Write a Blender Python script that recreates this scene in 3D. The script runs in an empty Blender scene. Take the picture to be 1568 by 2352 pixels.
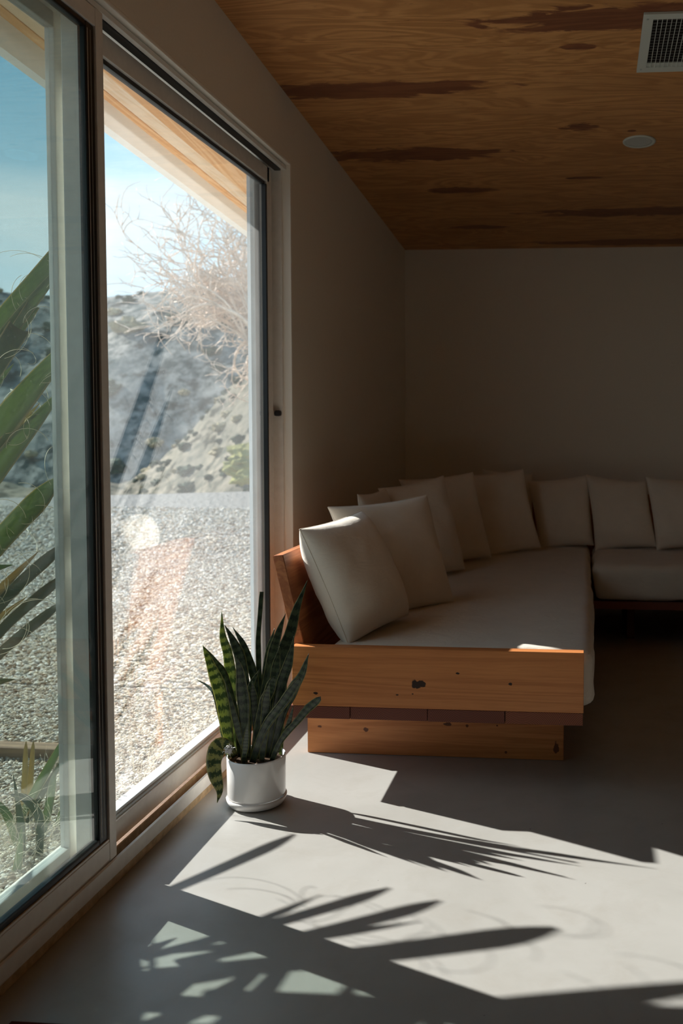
import bpy, bmesh, math, random
import numpy as np
from mathutils import Vector, Matrix, noise
random.seed(7)
SC = bpy.context.scene
# ------------------------------------------------------------------ camera
# metres; x = away from the glazed wall, y = into the room, z = up
F, PX, PY, CH = 2120.0, 1169.0, 1075.0, 1.2
def _nrm(v): return v / np.linalg.norm(v)
_Y = _nrm(np.array([1342 - PX, -(975 - PY), -F]))
_X = -np.array([-24500 - PX, -(890 - PY), -F]); _X = _nrm(_X - _Y * (_X @ _Y))
_Z = np.cross(_X, _Y)
ROT = np.array([_X, _Y, _Z])
CAM = np.array([0, 0, CH])
cd = bpy.data.cameras.new('camera'); cam = bpy.data.objects.new('camera', cd)
SC.collection.objects.link(cam); SC.camera = cam
m = Matrix([list(r) for r in ROT]).to_4x4(); m.translation = Vector(CAM); cam.matrix_world = m
cd.sensor_fit = 'AUTO'; cd.sensor_width = 36.0
cd.lens = 36.0 * F / 2352.0
cd.shift_x = (784 - PX) / 2352.0; cd.shift_y = (PY - 1176) / 2352.0
cd.clip_start = 0.05; cd.clip_end = 2000
cd.dof.use_dof = True; cd.dof.focus_distance = 2.75; cd.dof.aperture_fstop = 4.0
SC.view_settings.view_transform = 'Standard'; SC.view_settings.look = 'None'
SC.view_settings.gamma = 1.0; SC.view_settings.exposure = 0.44
SC.view_settings.use_curve_mapping = False
SC.cycles.max_bounces = 10; SC.cycles.diffuse_bounces = 8; SC.cycles.transparent_max_bounces = 24
SC.cycles.caustics_reflective = False; SC.cycles.caustics_refractive = False
SC.cycles.sample_clamp_indirect = 4.0

def ray(x, y):
    return _nrm(ROT @ np.array([x - PX, -(y - PY), -F]))
def at(x, y, depth):            # point seen at that spot of the photograph, at a known depth into the room
    d = ray(x, y); return Vector(CAM + d * (depth / d[1]))

# ------------------------------------------------------------------ sky and sun
w = bpy.data.worlds.new('sky'); SC.world = w; w.use_nodes = True
nt = w.node_tree; N = nt.nodes; L = nt.links; N.clear()
out = N.new('ShaderNodeOutputWorld'); bg = N.new('ShaderNodeBackground')
tc = N.new('ShaderNodeTexCoord'); sep = N.new('ShaderNodeSeparateXYZ')
L.new(tc.outputs['Generated'], sep.inputs[0])
rmp = N.new('ShaderNodeValToRGB'); L.new(sep.outputs['Z'], rmp.inputs[0])
e = rmp.color_ramp.elements
e[0].position = 0.0; e[0].color = (0.60, 0.74, 0.83, 1)
e[1].position = 1.0; e[1].color = (0.05, 0.20, 0.45, 1)
a = e.new(0.16); a.color = (0.46, 0.66, 0.78, 1)
a = e.new(0.36); a.color = (0.10, 0.37, 0.57, 1)
mp = N.new('ShaderNodeMapping'); mp.inputs['Scale'].default_value = (1.6, 1.6, 7.0); L.new(tc.outputs['Generated'], mp.inputs[0])
cn = N.new('ShaderNodeTexNoise'); cn.inputs['Scale'].default_value = 1.7; cn.inputs['Detail'].default_value = 6; cn.inputs['Roughness'].default_value = .55
L.new(mp.outputs[0], cn.inputs[0])
cr = N.new('ShaderNodeMapRange'); cr.inputs[1].default_value = .42; cr.inputs[2].default_value = .66; cr.inputs[3].default_value = 0; cr.inputs[4].default_value = .75
L.new(cn.outputs[0], cr.inputs[0])
mx = N.new('ShaderNodeMix'); mx.data_type = 'RGBA'; L.new(cr.outputs[0], mx.inputs['Factor']); L.new(rmp.outputs[0], mx.inputs['A']); mx.inputs['B'].default_value = (.72, .80, .84, 1)
L.new(mx.outputs['Result'], bg.inputs[0]); bg.inputs[1].default_value = 1.35
L.new(bg.outputs[0], out.inputs[0])
SUNV = Vector((.9165, -.400, -.567)).normalized()
sd = bpy.data.lights.new('sun', 'SUN'); sd.energy = 10.6; sd.angle = math.radians(.55); sd.color = (1, .965, .91)
sun = bpy.data.objects.new('sun', sd); SC.collection.objects.link(sun)
sun.rotation_euler = SUNV.to_track_quat('-Z', 'Y').to_euler(); sun.location = (-6, 4, 6)

# ------------------------------------------------------------------ materials
class Mat:
    def __init__(s, name):
        s.m = bpy.data.materials.new(name); s.m.use_nodes = True
        s.t = s.m.node_tree; s.n = s.t.nodes; s.l = s.t.links
        s.b = s.n['Principled BSDF']; s.out = s.n['Material Output']
    def node(s, t, **k):
        x = s.n.new(t)
        for a, v in k.items(): setattr(x, a, v)
        return x
    def link(s, a, b): s.l.new(a, b)
    def coord(s, kind='Object', scale=(1, 1, 1), loc=(0, 0, 0)):
        t = s.node('ShaderNodeTexCoord'); mp = s.node('ShaderNodeMapping')
        mp.inputs['Scale'].default_value = scale; mp.inputs['Location'].default_value = loc
        s.link(t.outputs[kind], mp.inputs[0]); return mp.outputs[0]
    def noise(s, vec, scale, detail=4, rough=.5, dist=0):
        x = s.node('ShaderNodeTexNoise'); x.inputs['Scale'].default_value = scale
        x.inputs['Detail'].default_value = detail; x.inputs['Roughness'].default_value = rough; x.inputs['Distortion'].default_value = dist
        s.link(vec, x.inputs[0]); return x.outputs[0]
    def mr(s, v, a, b, c=0, d=1):
        x = s.node('ShaderNodeMapRange'); s.link(v, x.inputs[0])
        for i, q in enumerate((a, b, c, d)): x.inputs[i + 1].default_value = q
        return x.outputs[0]
    def mix(s, f, A, B, mode='MIX'):
        x = s.node('ShaderNodeMix', data_type='RGBA', blend_type=mode)
        for sock, v in ((x.inputs['Factor'], f), (x.inputs['A'], A), (x.inputs['B'], B)):
            if isinstance(v, (int, float)): sock.default_value = v
            elif isinstance(v, tuple): sock.default_value = v + (1,) if len(v) == 3 else v
            else: s.link(v, sock)
        return x.outputs['Result']
    def math(s, op, a, b=None):
        x = s.node('ShaderNodeMath', operation=op)
        for i, v in enumerate((a, b)):
            if v is None: continue
            if isinstance(v, (int, float)): x.inputs[i].default_value = v
            else: s.link(v, x.inputs[i])
        return x.outputs[0]
    def bump(s, h, strength=.2, dist=.01):
        x = s.node('ShaderNodeBump'); x.inputs['Strength'].default_value = strength; x.inputs['Distance'].default_value = dist
        s.link(h, x.inputs['Height']); s.link(x.outputs[0], s.b.inputs['Normal'])
    def col(s, c):
        if isinstance(c, tuple): s.b.inputs['Base Color'].default_value = c + (1,)
        else: s.link(c, s.b.inputs['Base Color'])
    def rough(s, r, spec=.5):
        if isinstance(r, (int, float)): s.b.inputs['Roughness'].default_value = r
        else: s.link(r, s.b.inputs['Roughness'])
        s.b.inputs['Specular IOR Level'].default_value = spec

def plain(name, c, r=.5, spec=.5, metal=0, var=.0, vs=20):
    M = Mat(name); M.rough(r, spec); M.b.inputs['Metallic'].default_value = metal
    if var:
        v = M.noise(M.coord(), vs, 5, .6)
        M.col(M.mix(M.mr(v, .3, .7), tuple(q * (1 - var) for q in c), tuple(min(1, q * (1 + var)) for q in c)))
        M.bump(v, .08, .002)
    else: M.col(c)
    return M.m

def ellipses(M, sp, noise_v, items):
    """mask of stains / knots with soft wavering outlines; items: (u, v, ru, rv) in the sep'd plane"""
    tot = None
    for (u, v, ru, rv) in items:
        du = M.math('DIVIDE', M.math('SUBTRACT', sp[0], u), ru); dv = M.math('DIVIDE', M.math('SUBTRACT', sp[1], v), rv)
        r = M.math('SQRT', M.math('ADD', M.math('MULTIPLY', du, du), M.math('MULTIPLY', dv, dv)))
        r = M.math('ADD', r, M.math('MULTIPLY', M.math('SUBTRACT', noise_v, .5), 1.9))
        k = M.mr(r, .85, 1.05, 1, 0)
        tot = k if tot is None else M.math('MAXIMUM', tot, k)
    return tot

def wood(name, light, dark, axis=0, grain=1.0, rough=.45, off=0, knots=None, plane=(0, 2), kcol=(.03, .012, .006), spec=.35, fig=1.0, ring=.6):
    M = Mat(name); st = [16.0, 16.0, 16.0]; st[axis] = 1.0
    c = M.coord('Object', tuple(q * grain for q in st), (off, off * .7, off * 1.3))
    n1 = M.noise(c, .55, 3, .5, 1.2)
    wv = M.node('ShaderNodeTexNoise'); M.link(M.coord('Object', tuple((q * q / 6 if q > 1 else 1.5) * grain for q in st), (off, off, off)), wv.inputs[0])
    wv.inputs['Scale'].default_value = 6; wv.inputs['Detail'].default_value = 5; wv.inputs['Distortion'].default_value = .6
    # contour lines of a stretched noise give cathedral figure
    rings = M.math('SINE', M.math('MULTIPLY', n1, 46 * fig)); rings = M.mr(rings, -1, 1, 0, 1)
    f = M.math('ADD', M.math('MULTIPLY', rings, ring), M.math('MULTIPLY', wv.outputs[0], 1.1 - ring))
    colr = M.mix(M.mr(f, .25, .95), light, dark)
    big = M.noise(M.coord('Object', (1, 1, 1), (off, 0, 0)), 2.2, 2)
    colr = M.mix(M.mr(big, .35, .7, 0, .35), colr, dark)
    if knots:
        tcn = M.node('ShaderNodeTexCoord'); sp = M.node('ShaderNodeSeparateXYZ'); M.link(tcn.outputs['Object'], sp.inputs[0])
        nv = M.noise(tcn.outputs['Object'], 60, 2)
        k = ellipses(M, (sp.outputs[plane[0]], sp.outputs[plane[1]]), nv, knots)
        colr = M.mix(k, colr, kcol)
    M.col(colr); M.rough(M.mr(f, 0, 1, rough - .06, rough + .1), spec); M.bump(f, .12, .001)
    return M.m

def glass(name, tint, veil, refl=1.0):
    M = Mat(name); M.n.remove(M.b)
    g = M.node('ShaderNodeNewGeometry'); dt = M.node('ShaderNodeVectorMath', operation='DOT_PRODUCT')
    M.link(g.outputs['Normal'], dt.inputs[0]); M.link(g.outputs['Incoming'], dt.inputs[1])
    c = M.math('ABSOLUTE', dt.outputs['Value']); q = M.math('POWER', M.math('SUBTRACT', 1.0, c), 5.0)
    fr = M.math('MULTIPLY', M.math('ADD', .045, M.math('MULTIPLY', q, .955)), refl)
    tr = M.node('ShaderNodeBsdfTransparent'); tr.inputs[0].default_value = tint + (1,)
    gl = M.node('ShaderNodeBsdfGlossy'); gl.inputs['Roughness'].default_value = .0; gl.inputs['Color'].default_value = (1, 1, 1, 1)
    s1 = M.node('ShaderNodeMixShader'); M.link(fr, s1.inputs[0]); M.link(tr.outputs[0], s1.inputs[1]); M.link(gl.outputs[0], s1.inputs[2])
    # dust film
    du = M.node('ShaderNodeBsdfTranslucent'); du.inputs[0].default_value = (.92, .93, .92, 1)
    n = M.noise(M.coord('Object', (1, 1, 1)), 3.5, 5, .6); sp = M.noise(M.coord(), 260, 2, .5)
    f = M.math('MULTIPLY', M.mr(n, .3, .75, .65, 1.25), veil); f = M.math('ADD', f, M.mr(sp, .70, .78, 0, .18 if veil > .02 else .12))
    s2 = M.node('ShaderNodeMixShader'); M.link(f, s2.inputs[0]); M.link(s1.outputs[0], s2.inputs[1]); M.link(du.outputs[0], s2.inputs[2])
    M.link(s2.outputs[0], M.out.inputs[0]); return M.m

def fabric(name, c, bs=.25):
    M = Mat(name); v = M.noise(M.coord(), 9, 4, .6); f = M.noise(M.coord('Object', (1, 1, 1)), 420, 2, .7)
    wr = M.noise(M.coord('Object', (1, 1, 2.2)), 14, 5, .55, .8)
    M.col(M.mix(M.mr(v, .3, .7), tuple(q * .93 for q in c), c)); M.rough(.92, .15)
    M.b.inputs['Sheen Weight'].default_value = .25
    M.bump(M.math('ADD', M.math('MULTIPLY', wr, 1.0), M.math('MULTIPLY', f, .12)), bs, .012); return M.m

def leafmat(name, base, dark, edge, trans=.35, bands=26, bandamt=1.0):
    M = Mat(name); tcn = M.node('ShaderNodeTexCoord'); sp = M.node('ShaderNodeSeparateXYZ'); M.link(tcn.outputs['UV'], sp.inputs[0])
    n = M.noise(M.coord('UV', (3, 14, 1)), 2.5, 4, .6)
    s = M.math('SINE', M.math('ADD', M.math('MULTIPLY', sp.outputs[1], bands * 3.0), M.math('MULTIPLY', n, 9.0)))
    k = M.mr(s, -.5, .6, 0, bandamt)
    c = M.mix(k, dark, base)
    ed = M.math('ABSOLUTE', M.math('SUBTRACT', sp.outputs[0], .5)); c = M.mix(M.mr(ed, .42, .47), c, edge)
    M.col(c); M.rough(.32, .5); M.b.inputs['Transmission Weight'].default_value = 0
    tl = M.node('ShaderNodeBsdfTranslucent'); M.link(M.mix(1.0, c, (1.0, .95, .5), 'MULTIPLY'), tl.inputs[0])
    ms = M.node('ShaderNodeMixShader'); ms.inputs[0].default_value = trans
    M.link(M.b.outputs[0], ms.inputs[1]); M.link(tl.outputs[0], ms.inputs[2]); M.link(ms.outputs[0], M.out.inputs[0]); return M.m

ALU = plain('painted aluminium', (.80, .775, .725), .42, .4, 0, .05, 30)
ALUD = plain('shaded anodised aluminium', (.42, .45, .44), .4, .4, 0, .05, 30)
RUB = plain('black rubber gasket', (.010, .011, .012), .35, .4)
WALL = plain('warm white painted plaster', (.80, .745, .64), .85, .2, 0, .02, 160)
REV = plain('white reveal paint', (.90, .86, .78), .6, .3)
STRIP = plain('bare timber threshold strip', (.55, .40, .24), .8, .2, 0, .25, 40)
CERAM = plain('glazed white ceramic', (.80, .79, .78), .12, .6)
SOIL = plain('potting soil', (.06, .035, .02), .95, .1, 0, .5, 120)
BLACK = plain('black metal', (.012, .012, .014), .35, .4)
WHITEM = plain('white enamelled metal', (.62, .64, .58), .45, .4)
DARKV = plain('dark duct', (.02, .016, .014), .9, .1)
LINEN = fabric('natural linen', (.78, .71, .61)); LINEN2 = fabric('mattress cotton', (.62, .56, .48), .35)
CONC2 = plain('weathered concrete', (.50, .46, .40), .9, .2, 0, .15, 25)
HOUSE = plain('tan render', (.45, .33, .22), .9, .1, 0, .05, 1)
# polished concrete floor
M = Mat('polished concrete'); c = M.coord()
v1 = M.noise(c, 1.3, 6, .62, .4); v2 = M.noise(c, 7, 6, .65, .5); sc1 = M.noise(M.coord('Object', (1, 9, 1)), 18, 3, .7, 2.2)
col = M.mix(M.mr(v1, .3, .7), (.335, .325, .30), (.42, .412, .39)); col = M.mix(M.mr(v2, .48, .72, 0, .35), col, (.30, .275, .24))
col = M.mix(M.mr(sc1, .70, .76, 0, .3), col, (.22, .20, .18))
spk = M.noise(c, 55, 1, .4); col = M.mix(M.mr(spk, .80, .84, 0, .8), col, (.10, .08, .07))
M.col(col); M.rough(M.mr(v2, .3, .7, .30, .42), .5); M.bump(v2, .05, .002); FLOOR = M.m

WOODB = [(.055, 0, 0, 0)]
def px_knots(lst, depth): # knots of a board seen face on, from where they are in the photograph
    r = []
    for x, y, rx, ry in lst:
        p = at(x, y, depth); r.append((p.x, p.z, rx * depth / F, ry * depth / F))
    return r
CEDL, CEDD = (.66, .26, .085), (.42, .14, .042)
W_FRONT = wood('oiled fir front', CEDL, CEDD, 0, 1.0, .42, 3.1, px_knots([(960, 1571, 17, 9), (1051, 1547, 5, 3), (1172, 1571, 4, 3), (912, 1596, 4, 2), (947, 1594, 3, 2), (725, 1592, 6, 3)], 2.985), fig=.8, ring=.35)
W_BASE = wood('oiled fir base', CEDL, CEDD, 0, 1.0, .45, 8.4, px_knots([(733, 1668, 5, 3), (840, 1676, 6, 5), (1027, 1663, 10, 5), (1072, 1668, 4, 4), (1141, 1666, 3, 3), (1161, 1728, 3, 3), (1277, 1720, 6, 15)], 3.248), kcol=(.13, .04, .015), fig=.7, ring=.35)
def endgrain(name, light, dark, cx):
    M = Mat(name); t = M.node('ShaderNodeTexCoord'); sp = M.node('ShaderNodeSeparateXYZ'); M.link(t.outputs['Object'], sp.inputs[0])
    u = M.math('MULTIPLY', M.math('SUBTRACT', M.math('FRACT', M.math('DIVIDE', M.math('ADD', sp.outputs[0], .985 + cx), .2425)), .5), .2425)
    v = M.math('SUBTRACT', sp.outputs[2], .17); r = M.math('SQRT', M.math('ADD', M.math('MULTIPLY', u, u), M.math('MULTIPLY', v, v)))
    g = M.noise(M.coord('Object', (1, .15, 1)), 30, 3); k = M.mr(M.math('SINE', M.math('ADD', M.math('MULTIPLY', r, 1150), M.math('MULTIPLY', g, 5))), -1, 1)
    M.col(M.mix(k, dark, light)); M.rough(.65, .3); return M.m
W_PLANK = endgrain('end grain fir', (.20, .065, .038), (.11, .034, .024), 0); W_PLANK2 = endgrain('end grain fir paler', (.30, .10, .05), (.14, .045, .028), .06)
W_BACK = wood('oiled fir back', (.50, .19, .07), (.30, .095, .035), 1, 1.0, .5, 2.2, [(at(673, 1357, 2.985).x, at(673, 1357, 2.985).z, .010, .010)], kcol=(.08, .025, .012), fig=.9)
W_SOFF = wood('soffit board', (.88, .58, .34), (.70, .38, .17), 1, .8, .7, 6.0)
W_SOFF2 = wood('pale soffit board', (.90, .76, .62), (.80, .60, .42), 1, .8, .7, 9.0)
W_OLD = wood('weathered timber', (.30, .20, .12), (.16, .10, .07), 0, 1.0, .9, 4.0)

# ceiling plywood with its dark heartwood figures
SLC = (2.361 - 2.568) / (6.152 - 2.966); C0 = 2.361 - SLC * 6.152
def ceil_at(x, y):
    d = ray(x, y); t = (C0 - CH) / (d[2] - SLC * d[1]); return CAM + d * t
def ceil_spot(x0, y0, x1, y1, h):
    a, b = ceil_at(x0, y0), ceil_at(x1, y1); mid = (a + b) / 2; hh = abs(ceil_at((x0 + x1) / 2, (y0 + y1) / 2 - h)[1] - mid[1])
    return (mid[0], mid[1], abs(b[0] - a[0]) / 2, hh)
M = Mat('ceiling plywood'); tcn = M.node('ShaderNodeTexCoord'); sp = M.node('ShaderNodeSeparateXYZ'); M.link(tcn.outputs['Object'], sp.inputs[0])
n1 = M.noise(M.coord('Object', (1.0, 5.0, 1)), 1.5, 4, .5, .9); rings = M.mr(M.math('SINE', M.math('MULTIPLY', n1, 48)), -1, 1)
fine = M.noise(M.coord('Object', (2.5, 60, 1)), 5, 4, .6); patch = M.noise(M.coord('Object', (1, 2.4, 1)), 2.2, 3)
col = M.mix(M.math('MULTIPLY', M.mr(rings, .1, 1.0), .62), (.72, .36, .135), (.40, .165, .05)); col = M.mix(M.mr(fine, .35, .75, 0, .45), col, (.38, .17, .06))
pores = M.noise(M.coord('Object', (7, 42, 1)), 2.0, 3, .6, .7); col = M.mix(M.mr(pores, .66, .74, 0, .55), col, (.14, .055, .025))
col = M.mix(M.mr(patch, .45, .75, 0, .5), col, (.42, .20, .075))
nv = M.noise(M.coord('Object', (3, 11, 1)), 1.9, 4, .6, .6)
items = [ceil_spot(560, 197, 1150, 215, 20), ceil_spot(720, 350, 1165, 360, 16), ceil_spot(985, 436, 1138, 438, 7), ceil_spot(1040, 521, 1165, 523, 5),
         ceil_spot(1105, 48, 1700, 38, 30), ceil_spot(1285, 107, 1370, 107, 6), ceil_spot(1290, 292, 1372, 292, 9), ceil_spot(1440, 301, 1462, 301, 3),
         ceil_spot(1300, 409, 1390, 408, 3), ceil_spot(1225, 482, 1800, 488, 10), ceil_spot(1240, 558, 1800, 552, 7)]
k = ellipses(M, (sp.outputs[0], sp.outputs[1]), nv, items)
dk = M.mix(M.mr(rings, 0, 1), (.17, .055, .030), (.26, .095, .045))
col = M.mix(M.math('MULTIPLY', k, .92), col, dk)
M.col(col); M.rough(.5, .3); M.bump(fine, .06, .001); CEIL = M.m

# outdoor grounds
M = Mat('gravel bed'); c = M.coord(); v = M.node('ShaderNodeTexVoronoi'); v.inputs['Scale'].default_value = 42; M.link(c, v.inputs[0])
v3 = M.node('ShaderNodeTexVoronoi'); v3.inputs['Scale'].default_value = 11; M.link(c, v3.inputs[0])
big = M.noise(M.coord('Object', (1, 1.6, 1)), .9, 6, .65); cc = M.mix(.75, M.mix(M.noise(c, 30, 4, .8), (.20, .175, .145), (.35, .35, .345)), M.mix(M.mr(v.outputs['Color'], 0, 1), (.20, .175, .145), (.37, .37, .365)))
cc = M.mix(M.mr(big, .42, .68, 0, .5), cc, (.31, .30, .28)); M.col(cc); M.rough(.95, .1)
M.bump(M.math('ADD', v.outputs['Distance'], M.math('MULTIPLY', v3.outputs['Distance'], 2.5)), 1.0, .03); GRAV = M.m
M = Mat('gravel stones'); oi = M.node('ShaderNodeAttribute', attribute_name='tone'); t = oi.outputs['Fac']
r = M.node('ShaderNodeValToRGB'); M.link(t, r.inputs[0]); r.color_ramp.interpolation = 'LINEAR'; el = r.color_ramp.elements
el[0].color = (.18, .125, .085, 1); el[1].color = (.70, .68, .65, 1)
for p_, c_ in ((.2, (.32, .25, .18, 1)), (.45, (.41, .40, .37, 1)), (.7, (.52, .45, .35, 1))):
    q = el.new(p_); q.color = c_
M.col(r.outputs[0]); M.rough(.9, .2); STONE = M.m
def hillmat(name, a, b, c2, sc):
    M = Mat(name); c = M.coord(); n1 = M.noise(c, .07 * sc, 5, .6); n2 = M.noise(c, .85 * sc, 6, .72); n3 = M.noise(c, .5 * sc, 5, .65)
    cc = M.mix(M.mr(n2, .40, .60), a, b); cc = M.mix(M.mr(n1, .45, .6, 0, .6), cc, c2); cc = M.mix(M.mr(n3, .55, .62, 0, .8), cc, tuple(q * .35 for q in a)); M.col(cc); M.rough(1, 0); return M.m
HILLF = hillmat('far slope', (.03, .05, .05), (.33, .31, .28), (.11, .14, .145), 1)
HILLN = hillmat('near slope', (.08, .085, .07), (.27, .235, .185), (.16, .15, .12), 2)
BRUSH = plain('dark green brush', (.045, .065, .045), .95, .1, 0, .5, 2)
BRUSH2 = plain('dry tan brush', (.30, .25, .16), .95, .1, 0, .4, 2)
BRUSH3 = plain('yellow green brush', (.24, .23, .09), .95, .1, 0, .3, 2)
BARK = plain('pale bark', (.70, .57, .47), .9, .1, 0, .3, 8)
FIBER = plain('dry leaf fibre', (.78, .70, .54), .8, .2)
M = Mat('insect screen mesh'); M.n.remove(M.b); tcn = M.node('ShaderNodeTexCoord'); sp = M.node('ShaderNodeSeparateXYZ'); M.link(tcn.outputs['Object'], sp.inputs[0])
def cell(o): return M.math('GREATER_THAN', M.math('FRACT', M.math('MULTIPLY', o, 1 / .0021)), .86)
kk = M.math('MAXIMUM', cell(sp.outputs[1]), cell(sp.outputs[2]))
tr = M.node('ShaderNodeBsdfTransparent'); df = M.node('ShaderNodeBsdfDiffuse'); df.inputs[0].default_value = (.30, .32, .32, 1)
ms = M.node('ShaderNodeMixShader'); M.link(kk, ms.inputs[0]); M.link(tr.outputs[0], ms.inputs[1]); M.link(df.outputs[0], ms.inputs[2]); M.link(ms.outputs[0], M.out.inputs[0]); SCREEN = M.m
GLASS_L = glass('green tinted glass', (.87, .955, .925), .006, 1.6)
GLASS_R = glass('dusty clear glass', (.955, .965, .965), .036, 1.15)
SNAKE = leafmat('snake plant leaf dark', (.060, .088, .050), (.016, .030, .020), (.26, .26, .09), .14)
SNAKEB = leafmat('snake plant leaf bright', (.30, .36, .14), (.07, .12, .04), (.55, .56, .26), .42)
SNAKEM = leafmat('snake plant leaf mottled', (.30, .31, .13), (.05, .085, .04), (.40, .36, .16), .25, 20)
YUC = leafmat('yucca leaf', (.30, .40, .22), (.17, .27, .14), (.62, .56, .38), .42, 2, .6)
YUCD = leafmat('dry yucca leaf', (.60, .48, .24), (.42, .32, .15), (.65, .55, .35), .3, 2, .6)
DARKL = leafmat('dark yucca leaf', (.12, .18, .10), (.05, .09, .055), (.45, .40, .26), .25, 2, .6)
TUFT = plain('white fluff', (.75, .73, .74), .9, .1)
RUG = plain('rust wool rug', (.10, .018, .012), 1, .05, 0, .4, 200)

# ------------------------------------------------------------------ mesh helpers
def link(name, me, mat=None, parent=None):
    o = bpy.data.objects.new(name, me); SC.collection.objects.link(o)
    if mat is not None and me is not None:
        for q in (mat if isinstance(mat, list) else [mat]): me.materials.append(q)
    if parent: o.parent = parent; o.matrix_parent_inverse = Matrix.Translation(-parent.location)
    return o
def tag(o, label=None, cat=None, group=None, kind=None):
    for k, v in (('label', label), ('category', cat), ('group', group), ('kind', kind)):
        if v: o[k] = v
    return o
def thing(name, label, cat, loc=(0, 0, 0), group=None, kind=None):
    o = bpy.data.objects.new(name, None); SC.collection.objects.link(o); o.location = loc; o.empty_display_size = .1
    return tag(o, label, cat, group, kind)
def fin(bm, name, smooth=False):
    me = bpy.data.meshes.new(name); bmesh.ops.recalc_face_normals(bm, faces=bm.faces); bm.to_mesh(me); bm.free()
    if smooth: me.polygons.foreach_set('use_smooth', [True] * len(me.polygons))
    return me
def box(name, x0, x1, y0, y1, z0, z1, mat, parent=None, bev=.0, seg=2):
    bm = bmesh.new(); bmesh.ops.create_cube(bm, size=1)
    for v in bm.verts: v.co = Vector((x0 + (v.co.x + .5) * (x1 - x0), y0 + (v.co.y + .5) * (y1 - y0), z0 + (v.co.z + .5) * (z1 - z0)))
    if bev: bmesh.ops.bevel(bm, geom=bm.edges[:], offset=bev, segments=seg, affect='EDGES', profile=.6)
    return link(name, fin(bm, name), mat, parent)
def prism(name, pts, y0, y1, mat, parent=None, bev=0, slope=0):   # cross-section in x,z run along y
    bm = bmesh.new(); a = [bm.verts.new((x, y0, z)) for x, z in pts]; b = [bm.verts.new((x, y1, z + slope * (y1 - y0))) for x, z in pts]
    bm.faces.new(a); bm.faces.new(b[::-1]); n = len(pts)
    for i in range(n): bm.faces.new((a[i], a[(i + 1) % n], b[(i + 1) % n], b[i]))
    if bev: bmesh.ops.bevel(bm, geom=bm.edges[:], offset=bev, segments=2, affect='EDGES')
    return link(name, fin(bm, name), mat, parent)
def lathe(name, prof, c, mat, parent=None, seg=64, closed=False):
    bm = bmesh.new(); R = []
    for r, z in prof: R.append([bm.verts.new((c[0] + r * math.cos(2 * math.pi * i / seg), c[1] + r * math.sin(2 * math.pi * i / seg), z)) for i in range(seg)])
    for a, b in zip(R, R[1:]):
        for i in range(seg): bm.faces.new((a[i], a[(i + 1) % seg], b[(i + 1) % seg], b[i]))
    bm.faces.new(R[0]); bm.faces.new(R[-1][::-1])
    return link(name, fin(bm, name, True), mat, parent)
def tube_geo(V, Fc, pts, rads, n=5):
    base = len(V); pts = [Vector(p) for p in pts]; up = Vector((.13, .21, 1)).normalized()
    for i, p in enumerate(pts):
        t = (pts[min(i + 1, len(pts) - 1)] - pts[max(i - 1, 0)]).normalized(); u = t.cross(up)
        if u.length < .05: u = t.cross(Vector((1, 0, 0)))
        u.normalize(); v = t.cross(u)
        for k in range(n):
            a = 2 * math.pi * k / n; V.append(p + (u * math.cos(a) + v * math.sin(a)) * rads[i])
    for i in range(len(pts) - 1):
        for k in range(n): Fc.append((base + i * n + k, base + i * n + (k + 1) % n, base + (i + 1) * n + (k + 1) % n, base + (i + 1) * n + k))
    Fc.append(tuple(base + k for k in range(n))[::-1]); Fc.append(tuple(base + (len(pts) - 1) * n + k for k in range(n)))
def from_geo(name, V, Fc, mat, parent=None, smooth=True):
    me = bpy.data.meshes.new(name); me.from_pydata([tuple(v) for v in V], [], Fc)
    if smooth: me.polygons.foreach_set('use_smooth', [True] * len(me.polygons))
    return link(name, me, mat, parent)
def spline(ctrl, n):
    P = [ctrl[0] * 2 - ctrl[1]] + list(ctrl) + [ctrl[-1] * 2 - ctrl[-2]]; o = []
    for i in range(n):
        t = i / (n - 1) * (len(ctrl) - 1); k = min(int(t), len(ctrl) - 2); t -= k; a, b, c, d = P[k:k + 4]
        o.append(.5 * ((2 * b) + (c - a) * t + (2 * a - 5 * b + 4 * c - d) * t * t + (3 * b - a - 3 * c + d) * t ** 3))
    return o
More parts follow.
